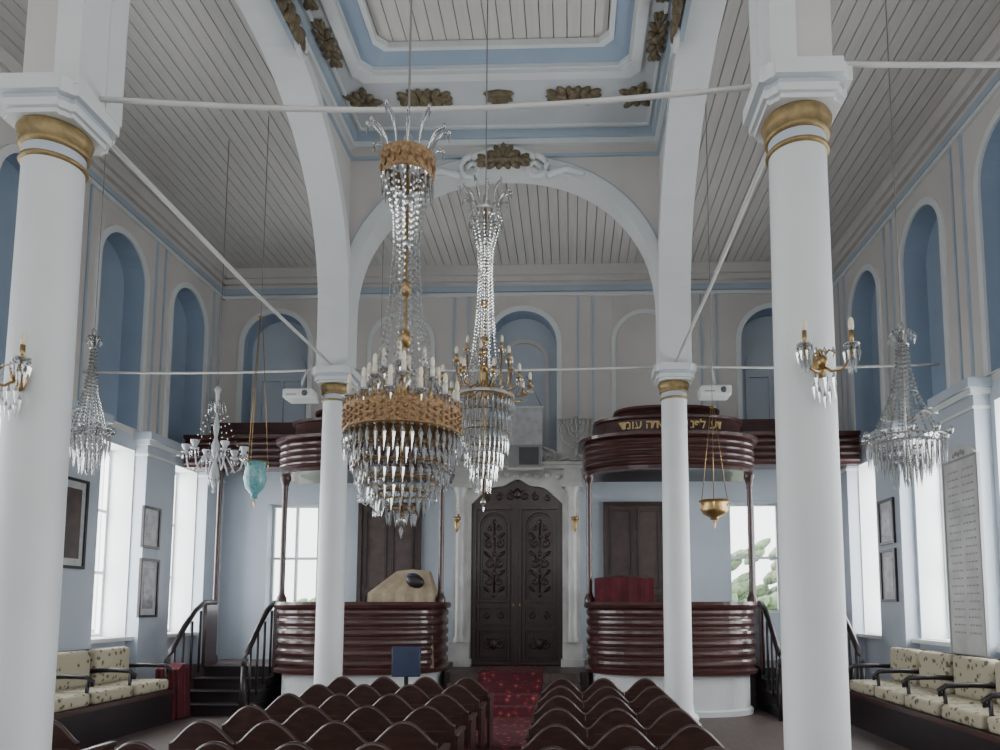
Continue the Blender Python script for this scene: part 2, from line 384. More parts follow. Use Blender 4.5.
for nm,y in (('arch_far',NY1),('arch_near',NY0)):
    mb=arcade(nm,lambda u,v,w,y=y:(CX+u,y-w,v),SX,Z(6.32),Z(4.2))
    for f in ((-1,) if y>8 else (1,)):
        yy=y+f*.26
        for sg in (-1,1):
            scroll(mb,(CX+sg*.46,yy,Z(6.22)),(sg,0,0),(0,0,1),None,.18,-1)
            mb.tube([(CX+sg*.46,yy,Z(6.38)),(CX+sg*.3,yy,Z(6.44)),(CX+sg*.12,yy,Z(6.5)),(CX,yy,Z(6.52))],[.05,.05,.05,.05],'white',8)
            mb.tube([(CX+sg*.62,yy,Z(6.1)),(CX+sg*.9,yy,Z(6.2)),(CX+sg*1.15,yy,Z(6.12))],[.05,.05,.03],'white',8)
        leaf(mb,(CX,yy+f*.06,Z(6.38)),(1,0,0),(0,0,1),(0,f,0),.50,1)
        leaf(mb,(CX,yy+f*.04,Z(6.32)),(1,0,0),(0,0,1),(0,f,0),.42,0)
    mb.obj(nm)
for nm,x in (('arch_left',NX0),('arch_right',NX1)):
    mb=arcade(nm,lambda u,v,w,x=x:(x+w,CY+u,v),SY,Z(6.5),Z(4.0),A=SY/2-.02,ww=.044)
    f=1 if nm=='arch_left' else -1
    xx=x+f*.26
    for sg in (-1,1):
        scroll(mb,(xx,CY+sg*.42,Z(6.42)),(0,sg,0),(0,0,1),None,.17,-1)
    leaf(mb,(xx+f*.04,CY,Z(6.45)),(0,1,0),(0,0,1),(f,0,0),.5,0)
    mb.obj(nm)

# columns
def column(x,y):
    mb=MB()
    mb.box(x-.26,x+.26,y-.26,y+.26,0,.18,'white')
    mb.lathe(x,y,[(.25,.18),(.27,.22),(.25,.27),(.21,.3),(.20,.36),(.190,.42),(.188,2.0),(.178,Z(2.84)),(.178,Z(2.88))],'white',40)
    mb.lathe(x,y,[(.178,Z(2.87)),(.194,Z(2.875)),(.199,Z(2.885)),(.194,Z(2.9)),(.178,Z(2.905))],'gold',40)
    mb.lathe(x,y,[(.180,Z(2.90)),(.180,Z(2.97))],'lblue',40)
    mb.lathe(x,y,[(.180,Z(2.97)),(.20,Z(2.975)),(.205,Z(3.0)),(.195,Z(3.02)),(.21,Z(3.05)),(.22,Z(3.09)),(.205,Z(3.12)),(.1,Z(3.12))],'gold',40)
    def ab(h,c,n):
        p=[]
        for qx,qy,sw in ((1,1,0),(-1,1,1),(-1,-1,0),(1,-1,1)):
            q=[(h,h-c-n),(h-n,h-c-n+.0),(h-c,h-n-.02),(h-c-n,h-n),(h-c-n,h)]
            q=[(qx*a,qy*b) for a,b in q]; p+= q if not sw else q[::-1]
        return [(x+a,y+b) for a,b in p]
    T=lambda u,v,w:(u,v,w)
    for h,z0,z1,m in ((.23,3.12,3.15,'white'),(.258,3.15,3.20,'white'),(.245,3.20,3.24,'lblue'),(.29,3.24,3.34,'white')):
        mb.plate([ab(h,h*.18,h*.10)],T,Z(z0),Z(z1),m)
    return mb.obj('column')
for y in (NY1,NY0):
    for x in (NX0,NX1): column(x-(.07 if (x<0 and y<6) else 0),y)

# tie rods
mb=MB()
for y,zr in ((NY0,Z(3.37)),(NY1,Z(3.37))):
    r=.018
    for a,b,dz in ((XL+.01,NX0-.2,0),(NX0+.2,NX1-.2,0),(NX1+.2,XR-.01,.14 if y==NY0 else 0)):
        pts=[(a+(b-a)*i/10,y,zr+dz-(.12 if b-a>4 and y==NY0 else .03)*sin(pi*i/10)) for i in range(11)]; mb.tube(pts,r,'iron',6)
for x in (NX0,NX1):
    mb.tube([(x,NY0+.2,Z(3.36)),(x,CY,Z(3.31)),(x,NY1-.2,Z(3.36))],.020,'iron',6)
mb.obj('iron_tie_rods')

# ------------------------------------------------------------ bimas
def bow(cx,w,yf,ys,yb,n=28,ex=2.5):
    p=[(cx-w,yb)]
    for i in range(n+1):
        t=pi-pi*i/n; c,s_=cos(t),sin(t)
        p.append((cx+w*(1 if c>0 else -1)*abs(c)**(2/ex),ys-(ys-yf)*abs(s_)**(2/ex)))
    p.append((cx+w,yb)); return p
def ridges(z0,z1,n,d=.05):
    pr=[]; h=(z1-z0)/n
    for i in range(n):
        z=z0+i*h
        pr+=[(0,z),(0,z+h*.18),(d*.7,z+h*.26),(d,z+h*.5),(d*.9,z+h*.75),(d*.4,z+h*.92)]
    return pr+[(0,z1)]
BH=1.42
for s,cx in ((-1,AX-2.62),(1,AX+2.62)):
    mb=MB(); pl=bow(cx,BH-.05,11.6,12.5,12.94)
    mb.sweep(pl,[(-.03,0),(-.03,.08),(-.08,.1),(-.08,Z(-1.12)),(-.02,Z(-1.1))],'white')
    mb.sweep(pl,[(-.1,Z(-1.12)),(.05,Z(-1.1)),(.06,Z(-1.05)),(.0,Z(-1.02))]+ridges(Z(-1.02),Z(-.05),6,.035)+[(.06,Z(-.05)),(.08,Z(.0)),(.06,Z(.05)),(-.12,Z(.05)),(-.12,Z(-.95))],'wood')
    mb.cap([(cx+(p[0]-cx)*.95,p[1]+.05) for p in pl],.72,'wood')
    mb.obj('bima_platform')
    mb=MB(); pl=bow(cx,BH,11.65,12.5,13.1)
    zt=Z(2.2)
    mb.cap(pl,zt+.02,'dark')
    mb.sweep(pl,[(-.3,zt+.02),(-.02,zt),(-.02,zt+.06),(.03,zt+.09)]+[(o+.0,z) for o,z in ridges(zt+.09,Z(2.72),4,.04)]+[(.10,Z(2.74)),(.11,Z(2.79)),(-.3,Z(2.8))],'wood')
    p2=bow(cx,BH-.2,11.85,12.5,13.1); p3=bow(cx,BH-.55,12.05,12.6,13.1)
    mb.sweep(p2,[(0,Z(2.78)),(0,Z(2.8)),(0,Z(3.06)),(.05,Z(3.08)),(.06,Z(3.12)),(-.6,Z(3.12))],'wood')
    mb.sweep(p3,[(0,Z(3.1)),(0,Z(3.14)),(.03,Z(3.2)),(.0,Z(3.26)),(.05,Z(3.3)),(.05,Z(3.34)),(-.5,Z(3.34))],'wood')
    mb.cap(p3,Z(3.33),'wood')
    mb.obj('bima_canopy')
    for px_,py_ in ((cx-BH+.06,12.35),(cx+BH-.06,12.35)):
        mb=MB(); r=.045
        mb.lathe(px_,py_,[(.085,Z(.04)),(.085,Z(.12)),(.06,Z(.16)),(.05,Z(.2)),(r,Z(.25)),(r,Z(1.95)),(.055,Z(1.98)),(.05,Z(2.02)),(.075,Z(2.12)),(.09,Z(2.14)),(.09,Z(2.21))],'wood',16)
        mb.obj('canopy_post')
for x0,x1 in ((XL+.05,AX-4.0),(AX+4.0,XR-.05)):
    mb=MB()
    pr=[(0,Z(2.5))]+ridges(Z(2.52),Z(3.0),4,.04)+[(.09,Z(3.02)),(.1,Z(3.08)),(-.5,Z(3.1)),(-.5,Z(2.5)),(0,Z(2.5))]
    k=len(pr); vs=[(xx,12.95-o,z) for xx in (x0,x1) for o,z in pr]
    mb.add(vs,[(j,k+j,k+j+1,j+1) for j in range(k-1)]+[tuple(range(k)),tuple(range(k,2*k))],'wood')
    mb.box(x0+.4 if x0<0 else x0,x1 if x0<0 else x1-.4,13.05,13.4,Z(3.1),Z(3.35),'wood')
    xx=(x0+.6) if x0<0 else (x1-.6)
    mb.lathe(xx,13.1,[(.08,.72),(.08,.82),(.045,.9),(.045,Z(2.3)),(.08,Z(2.4)),(.08,Z(2.5))],'wood',14)
    mb.obj('gallery_beam')

def letter_mesh(ch):
    cu=bpy.data.curves.new('t','FONT'); cu.body=ch; cu.size=.20; cu.extrude=.008; cu.offset=.002; cu.align_x='CENTER'
    o=bpy.data.objects.new('t',cu); bpy.context.scene.collection.objects.link(o)
    dg=bpy.context.evaluated_depsgraph_get(); dg.update(); me=o.evaluated_get(dg).to_mesh()
    vs=[v.co.copy() for v in me.vertices]; fs=[tuple(p.vertices) for p in me.polygons]
    o.evaluated_get(dg).to_mesh_clear(); bpy.data.objects.remove(o); return vs,fs
for cx in (AX+2.62,):
    mb=MB(); txt="דע לפני מי אתה עומד"[::-1]
    p2=bow(cx,BH-.2,11.85,12.5,13.1,n=200)
    n=len(txt); step=.088
    for i,ch in enumerate(txt):
        if ch==' ': continue
        x=cx-.02+(i-(n-1)/2)*step
        q=min(p2[1:-1],key=lambda p:abs(p[0]-x)); q2=min(p2[1:-1],key=lambda p:abs(p[0]-(x+.03)))
        d=Vector((q2[0]-q[0],q2[1]-q[1],0)).normalized(); nr=Vector((d.y,-d.x,0))
        try:
            vs,fs=letter_mesh(ch)
            mb.add([Vector((x,q[1],Z(2.90)))+d*v.x+Vector((0,0,v.y))+nr*(v.z+.016) for v in vs],fs,'goldleaf')
        except Exception as ex: print(ex)
    mb.obj('hebrew_inscription')

# central platform and steps
AK=-1.03
mb=MB()
mb.box(AX-1.25,AX+1.25,12.75,YB-.01,0,.6,'floor')
for x0,x1 in ((XL+.32,AX-1.26),(AX+1.26,XR-.32)): mb.box(x0,x1,12.97,YB-.01,0,.7,'floor')
mb.obj('platform')
mb=MB()
for i in range(4): mb.box(AX-1.1,AX+1.1,11.55+.3*i,12.74,.15*i,.15*(i+1),'floor')
mb.obj('chancel_steps')
mb=MB()
pts=[(3.2,.004)]
for i in range(4): pts+=[(11.53+.3*i,.15*i+.015),(11.53+.3*i,.15*(i+1)+.015)]
pts+=[(13.6,.615)]
w=.55; k=len(pts)
mb.add([(AX+.25-.22 if y<11 else AK+.02-w,y,z) for y,z in pts]+[(AX+.25+.28 if y<11 else AK+.02+w,y,z) for y,z in pts],[(j,j+1,k+j+1,k+j) for j in range(k-1)],'carpet')
mb.obj('carpet_runner')

for sgn,x0,x1 in ((-1,XL+.75,AX-4.16),(1,AX+4.16,XR-.75)):
    mb=MB()
    for i in range(4):
        mb.box(x0,x1,11.6+.33*i,12.96,.175*i,.175*(i+1)-.03,'dark'); mb.box(x0-.02,x1+.02,11.57+.33*i,12.96,.175*(i+1)-.03,.175*(i+1),'dark')
    mb.obj('side_stairs')
    for xr in (x0,x1):
        mb=MB()
        top=[(xr,12.9,Z(.05)),(xr,12.5,Z(.04)),(xr,12.2,Z(-.1)),(xr,11.9,Z(-.35)),(xr,11.65,Z(-.6)),(xr,11.5,Z(-.75)),(xr,11.42,Z(-.85)),(xr,11.4,Z(-1.0))]
        mb.tube(top,.045,'dark',8)
        mb.tube([(xr,11.4,0),(xr,11.4,Z(-.95))],[.06,.045],'dark',8)
        for k in range(5):
            y=11.62+.26*k; q=k/4; zt_=Z(-.62+.66*min(1,q*1.05))
            mb.tube([(xr,y,.15+.15*k),(xr,y,zt_)],.022,'dark',6)
        mb.box(xr-.03,xr+.03,12.55,12.95,.7,Z(.0),'wood')
        mb.obj('stair_railing')

# ------------------------------------------------------------ ark
mb=MB(); yk=13.95; z0=.6
T=lambda u,v,w:(AK+u,yk-w,v)
def curvy(hw,zs,rise,n=24):
    o=[]
    for i in range(n+1):
        u=1-2*i/n; h=rise*(1-abs(u)**2.2)+ .06*cos(u*3*pi)*(1-abs(u))
        o.append((u*hw,zs+h))
    return o
opening=[(-.88,z0),(.88,z0)]+curvy(.88,Z(1.95),.42)
mb.plate([[(-1.22,z0),(1.22,z0),(1.22,Z(2.62)),(-1.22,Z(2.62))],opening],T,-.24,.0,'marble')
for s in (-1,1):
    c=s*1.07
    mb.plate([rect(c-.19,c+.19,z0,z0+.45)],T,0,.16,'marble'); mb.plate([rect(c-.22,c+.22,z0,z0+.14)],T,0,.2,'marble')
    mb.plate([rect(c-.13,c+.13,z0+.45,Z(2.2))],T,0,.1,'marble')
    mb.lathe(AK+c,yk-.14,[(.10,z0+.45),(.11,z0+.5),(.085,z0+.56),(.08,Z(2.05)),(.10,Z(2.08)),(.09,Z(2.12)),(.14,Z(2.24))],'marble',16)
    mb.plate([rect(c-.2,c+.2,Z(2.24),Z(2.34))],T,0,.22,'marble'); mb.plate([rect(c-.16,c+.16,Z(2.34),Z(2.6))],T,0,.17,'marble')
    scroll(mb,(AK+s*.62,yk-.05,Z(2.82)),(s,0,0),(0,0,1),None,.16,-1,'marble')
    mb.tube([(AK+s*.62,yk-.05,Z(2.98)),(AK+s*.35,yk-.05,Z(3.1)),(AK+s*.12,yk-.05,Z(3.16))],.035,'marble',8)
    mb.tube([(AK+s*.78,yk-.05,Z(2.74)),(AK+s*.98,yk-.05,Z(2.84)),(AK+s*1.1,yk-.05,Z(2.74))],.035,'marble',8)
mb.plate([rect(-1.26,1.26,Z(2.6),Z(2.66))],T,-.24,.22,'marble'); mb.plate([rect(-1.32,1.32,Z(2.66),Z(2.72))],T,-.15,.28,'marble')
mb.plate([[(-1.1,Z(2.72)),(1.1,Z(2.72)),(.8,Z(2.85)),(.3,Z(3.08)),(0,Z(3.14)),(-.3,Z(3.08)),(-.8,Z(2.85))]],T,-.15,.03,'marble')
for k in range(9):
    u=-.8+.2*k; mb.ell((AK+u,yk-.03,Z(2.47)+.04*(k%2)),(.07,0,0),(0,.03,0),(0,0,.06),'marble',8,4)
mb.obj('ark_marble_surround')
mb=MB()
mb.plate([[(-.88,z0),(.88,z0)]+curvy(.88,Z(1.95),.42)],T,-.14,-.10,'door')
for s in (-1,1):
    def F(u0,u1,v0,v1,t=.05,d1=-.04):
        a,b=min(s*u0,s*u1),max(s*u0,s*u1); mb.plate([rect(a,b,v0,v1),rect(a+t,b-t,v0+t,v1-t)],T,-.10,d1,'door')
    F(.03,.84,z0+.02,Z(1.9),.06); F(.13,.75,z0+.10,Z(-.45),.04); F(.19,.69,z0+.16,Z(-.51),.02,-.06); F(.13,.75,Z(-.38),Z(-.02),.04)
    a,b=min(s*.13,s*.75),max(s*.13,s*.75); c=(a+b)/2
    mb.plate([arch_loop(c,.31,Z(.05),Z(1.82)),arch_loop(c,.27,Z(.09),Z(1.78))],T,-.10,-.03,'door')
    mb.plate([arch_loop(c,.24,Z(.12),Z(1.75)),arch_loop(c,.225,Z(.135),Z(1.735))],T,-.10,-.06,'door')
    cx_=AK+c; yy=yk+.09
    for q in (-1,1):
        for (h,r) in ((.45,.085),(.80,.10),(1.18,.09),(1.48,.06)):
            scroll(mb,(cx_+q*.10,yy,Z(h)),(q,0,0),(0,0,1),None,r,-1 if int(h*10)%2 else 1,'door')
        for h in (.3,.62,.98,1.34):
            mb.ell((cx_+q*.14,yy,Z(h)),(.07,0,.05*q),(-.015*q,0,.035),(0,.03,0),'door',8,4)
        scroll(mb,(cx_+q*.13,yy,(z0+.10+Z(-.45))/2),(q,0,0),(0,0,1),None,.09,1,'door')
        scroll(mb,(cx_+q*.15,yy,Z(-.2)),(q,0,0),(0,0,1),None,.07,1,'door')
    mb.tube([(cx_,yy+.01,Z(.2)),(cx_+.01,yy,Z(.9)),(cx_,yy+.01,Z(1.6))],[.02,.014,.02],'door',6)
    for h in (.2,.6,.98,1.32,1.6): mb.ell((cx_,yy,Z(h)),(.04,0,0),(0,.03,0),(0,0,.055),'door',8,5)
    mb.ell((cx_,yy,(z0+.12+Z(-.45))/2),(.07,0,0),(0,.04,0),(0,0,.11),'door',10,5)
    mb.ell((AK+s*.06,yk+.06,Z(.0)),(.025,0,0),(0,.03,0),(0,0,.05),'brass',8,5)
for u in (-.6,-.36,-.15,.15,.36,.6): scroll(mb,(AK+u,yk+.09,Z(2.04)+.10*(1-abs(u)*1.3)),(1 if u>0 else -1,0,0),(0,0,1),None,.09*(1.1-abs(u)*.6),1,'door')
mb.ell((AK,yk+.07,Z(2.16)),(.07,0,0),(0,.04,0),(0,0,.11),'door',10,5)
mb.plate([rect(-.86,.86,Z(1.9),Z(1.95))],T,-.10,-.03,'door'); mb.plate([rect(-.03,.03,z0,Z(1.9))],T,-.1,-.02,'door')
mb.obj('door_1')

# menorah
mb=MB(); mx,my,mz=.12,13.72,Z(2.73)
mb.lathe(mx,my,[(.12,mz),(.13,mz+.03),(.05,mz+.07),(.025,mz+.12),(.05,mz+.18),(.02,mz+.24),(.018,mz+.74),(.045,mz+.76),(.04,mz+.86),(.0,mz+.86)],'silver',14)
for k in range(1,5):
    r=.078*k
    for s in (-1,1):
        pts=[(mx+s*r*sin(a),my,mz+.66-(r*1.25)*cos(a)) for a in [pi/2*i/8 for i in range(9)]]
        mb.tube(pts+[(mx+s*r,my,mz+.72)],.020,'silver',6)
        mb.lathe(mx+s*r,my,[(.012,mz+.70),(.038,mz+.74),(.033,mz+.82),(0,mz+.82)],'silver',10)
mb.obj('menorah')
mb=MB(); bx=AK+.19
mb.box(bx-.32,bx+.32,13.5,13.53,Z(2.55),Z(3.72),'paper'); mb.box(bx-.31,bx+.31,13.485,13.5,Z(2.58),Z(3.0),'faded'); mb.box(bx-.12,bx+.25,13.475,13.485,Z(2.62),Z(2.95),'ink')
mb.box(bx-.34,bx+.34,13.49,13.54,Z(3.71),Z(3.75),'iron'); mb.box(bx-.34,bx+.34,13.49,13.54,Z(2.53),Z(2.56),'iron')
mb.tube([(bx-.3,13.5,Z(3.75)),(bx,13.7,Z(4.4)),(bx+.3,13.5,Z(3.75))],.008,'cord',5); mb.tube([(bx,13.7,Z(4.4)),(bx,YB-.01,Z(4.5))],.01,'cord',5)
mb.obj('hanging_banner')

for k,c in enumerate((AX-2.6,AX+2.2)):
    mb=MB(); T=lambda u,v,w:(c+u,YB-.01-w,v)
    mb.plate([rect(-.62,.62,.7,Z(2.0)),rect(-.54,.54,.78,Z(1.92))],T,0,.08,'door')
    mb.plate([rect(-.54,.54,.78,Z(1.92))],T,0,.04,'paint')
    for s in (-1,1):
        a,b=min(s*.05,s*.48),max(s*.05,s*.48)
        for v0,v1 in ((.85,Z(.2)),(Z(.3),Z(1.85))): mb.plate([rect(a,b,v0,v1),rect(a+.04,b-.04,v0+.04,v1-.04)],T,.03,.07,'door')
    mb.obj('door_%d'%(k+2))

# covered desks: cloth falls over a sloping lectern
def desk(name,x0,x1,y0,y1,z0,zl,zh,m,tx0,tx1,extra=None):
    mb=MB(); n=14
    def ringpts(a0,a1,b0,b1,zf,amp):
        o=[]; per=[(a0,b0),(a1,b0),(a1,b1),(a0,b1)]
        for e in range(4):
            a=per[e];b=per[(e+1)%4]; nx=(b[1]-a[1]); ny=-(b[0]-a[0]); L=math.hypot(nx,ny)
            for i in range(n):
                t=i/n; x=a[0]+(b[0]-a[0])*t; y=a[1]+(b[1]-a[1])*t; w=amp*sin(t*pi*8+e)
                o.append((x+nx/L*w,y+ny/L*w,zf(x,y)))
        return o
    R=[ringpts(x0-.03,x1+.03,y0-.03,y1,lambda x,y:z0,.02),ringpts(x0,x1,y0,y1,lambda x,y:z0+.55,.015),
       ringpts(x0,x1,y0,y1,lambda x,y:zl,.012),
       ringpts(tx0,tx1,(y0+y1)/2-.02,y1-.05,lambda x,y:zh-.10*abs(x-(tx0+tx1)/2),.0)]
    k=4*n; vs=[p for r in R for p in r]; fs=[(j*k+i,j*k+(i+1)%k,(j+1)*k+(i+1)%k,(j+1)*k+i) for j in range(3) for i in range(k)]+[tuple(3*k+i for i in range(k))]
    mb.add(vs,fs,m,False)
    if extra: extra(mb)
    return mb.obj(name)
def tas(mb):
    mb.ell((-2.58,12.05,Z(.40)),(.16,0,-.03),(0,.05,.02),(0,0,.12),'dark',12,6)
    mb.ell((-2.62,12.05,Z(.49)),(.10,0,0),(0,.05,0),(0,0,.04),'navy',10,5)
desk('reading_desk',-3.36,-2.28,12.05,12.6,.72,Z(.20),Z(.60),'clothgold',-2.94,-2.40,tas)
desk('covered_table',.42,1.36,12.05,12.6,.72,Z(.44),Z(.50),'red',.47,1.29)
desk('red_cloth_stand',-6.35,-6.0,11.14,11.5,.02,Z(-.98),Z(-.9),'red',-6.33,-6.02)
mb=MB(); mb.rbox(-2.38,-2.0,9.75,9.82,.80,Z(-.55),'navy',.02); mb.tube([(-2.19,9.8,.0),(-2.19,9.8,.85)],.03,'dark',8); mb.tube([(-2.4,9.8,.02),(-2.0,9.8,.02)],.025,'dark',6); mb.tube([(-2.19,9.6,.02),(-2.19,10.0,.02)],.025,'dark',6)
mb.obj('music_stand')

# ------------------------------------------------------------ pews
def pew(x0,x1,y,n):
    mb=MB(); w=(x1-x0)/n; th=.035
    T=lambda u,v,d:(u,y+d-(v-.45)*.12,v)
    for i in range(n):
        a=x0+i*w+.004; b=a+w-.008; top=[]
        for k in range(29):
            u=k/28; q=abs(u-.5)/.5
            h=.70+.165*(.5+.5*cos(pi*min(1,q*1.08)))**.62
            top.append((b-(b-a)*u,h))
        mb.plate([[(a,.38),(b,.38)]+top],T,0,th,'pew')
        mb.tube([T(p[0],p[1],th/2) for p in top],.020,'pew',6)
        mb.plate([rect(a+.06,b-.06,.44,.66)],T,-.012,th+.012,'pew')
        mb.rbox(a+.01,b-.01,y+.06,y+.42,.40,.45,'pew',.015)
    for i in range(n+1):
        x=x0+i*w; mb.box(x-.018,x+.018,y+.0,y+.40,.0,.62,'pew'); mb.rbox(x-.03,x+.03,y-.02,y+.42,.60,.64,'pew',.012)
    mb.obj('pew')
for y in (9.0,8.15,7.3,6.45,5.6,4.75,3.9):
    pew(-3.05,-1.0,y,4)
    pew(-.36,1.14,y-.1,3)
pew(-5.1,-3.75,5.6,3); pew(-5.1,-3.75,4.8,3)

# ------------------------------------------------------------ side benches
def bench(xw,sg,y0,y1,n,name):
    mb=MB(); X=lambda d:xw+sg*d; u=.13
    def bx(d0,d1,ya,yb,z0,z1,m,r=0):
        a,b=sorted((X(d0),X(d1)))
        (mb.rbox(a,b,ya,yb,z0,z1,m,r) if r else mb.box(a,b,ya,yb,z0,z1,m))
    bx(.0,.86,y0,y1,0,.36+u,'dark'); bx(.84,.89,y0,y1,.30+u,.36+u,'wood'); bx(.0,.06,y0,y1,.36+u,1.0+u,'dark')
    w=(y1-y0)/n
    for i in range(n):
        a=y0+i*w
        bx(.12,.84,a+.05,a+w-.05,.36+u,.52+u,'floral',.05)
        bx(.05,.24,a+.06,a+w-.06,.50+u,1.0+u,'floral',.07)
    for i in range(n+1):
        a=y0+i*w
        mb.tube([(X(.02),a,.70+u),(X(.45),a,.72+u),(X(.74),a,.71+u),(X(.82),a,.66+u),(X(.80),a,.60+u)],.032,'dark',8)
        mb.tube([(X(.74),a,.36+u),(X(.76),a,.7+u)],.025,'dark',6)
    mb.obj(name)
bench(XL+.22,1,5.6,11.0,6,'upholstered_bench'); bench(XR-.22,-1,5.8,11.2,6,'upholstered_bench')

# ------------------------------------------------------------ wall pictures, plaque
def picture(X,sg,y0,y1,z0,z1,m,fm='dark',nm='picture_frame'):
    mb=MB(); T=lambda u,v,w:(X+sg*w,u,v)
    mb.plate([rect(y0,y1,z0,z1),rect(y0+.04,y1-.04,z0+.04,z1-.04)],T,0.002,.04,fm)
    mb.plate([rect(y0+.03,y1-.03,z0+.03,z1-.03)],T,0.002,.015,'paper')
    mb.plate([rect(y0+.12,y1-.12,z0+.14,z1-.14)],T,.015,.02,m)
    mb.obj(nm)
xp=XL+.2
picture(xp,1,11.45,11.95,Z(.92),Z(1.6),'photo'); picture(xp,1,11.45,11.98,Z(-.2),Z(.75),'photo')
picture(xp,1,9.55,10.1,Z(.5),Z(1.75),'paint')
xp=XR-.2
picture(xp,-1,11.3,11.85,Z(.95),Z(1.66),'photo'); picture(xp,-1,11.3,11.85,Z(.05),Z(.87),'photo')
mb=MB(); T=lambda u,v,w:(xp-w,u,v)
mb.plate([rect(8.95,9.75,Z(-.62),Z(1.85))],T,0.002,.03,'marble')
mb.plate([[(8.95,Z(1.85)),(9.75,Z(1.85)),(9.6,Z(1.98)),(9.35,Z(2.05)),(9.1,Z(1.98))]],T,0.002,.03,'marble')
mb.plate([rect(8.93,9.77,Z(-.64),Z(1.87)),rect(8.96,9.74,Z(-.61),Z(1.84))],T,0.002,.036,'faded')
for k in range(5): mb.ell((xp-.035,9.35+.06*(k-2),Z(1.92)+.02*(k%2)),(.01,0,0),(0,.03,0),(0,0,.035),'faded',6,4)
for r in range(22):
    z=Z(1.7)-.098*r
    for a,b in ((9.04,9.32),(9.39,9.67)):
        u=a
        while u<b-.03:
            l=random.uniform(.02,.07); mb.plate([rect(u,min(u+l,b),z,z+.022)],T,.03,.031,'faded'); u+=l+.02
mb.obj('memorial_plaque')

# projectors hung from the rods beside the columns
for x in (-3.78,2.0):
    mb=MB(); y=9.95; z=Z(2.93)
    mb.rbox(x-.21,x+.21,y-.16,y+.16,z-.07,z+.07,'plastic',.03)
    mb.ell((x+.1,y-.155,z),(.045,0,0),(0,.03,0),(0,0,.045),'ink',12,6)
    mb.box(x-.16,x-.02,y-.165,y-.158,z-.03,z-.01,'faded')
    mb.tube([(x,y,z+.06),(x,y,z+.2),(x,NY1,Z(3.36))],.018,'plastic',6)
    mb.obj('projector')

# ------------------------------------------------------------ chandeliers
def ringdrops(mb,cx,cy,R,z,h,n,r=.011,ph=0):
    for k in range(n):
        a=2*pi*(k+ph)/n; x,y=cx+R*cos(a),cy+R*sin(a)
        mb.drop(x,y,z,.022,r*.8,'crystal',.5); mb.drop(x,y,z-.022,h-.022,r,'crystal',.25)
def torus(mb,cx,cy,R,z,r,m,seg=32):
    mb.lathe(cx,cy,[(R+r*cos(a),z+r*sin(a)) for a in [2*pi*i/6 for i in range(7)]],m,seg)
def strings(mb,cx,cy,prof,n,r=.012,ph=0,step=.032):
    for k in range(n):
        a=2*pi*(k+ph)/n
        for (r0,z0),(r1,z1) in zip(prof[:-1],prof[1:]):
            L=math.hypot(r1-r0,z1-z0); m=max(1,int(L/step))
            for i in range(m):
                t=i/m; R=r0+(r1-r0)*t; mb.drop(cx+R*cos(a),cy+R*sin(a),z0+(z1-z0)*t+.013,.028,r,'crystal',.5)
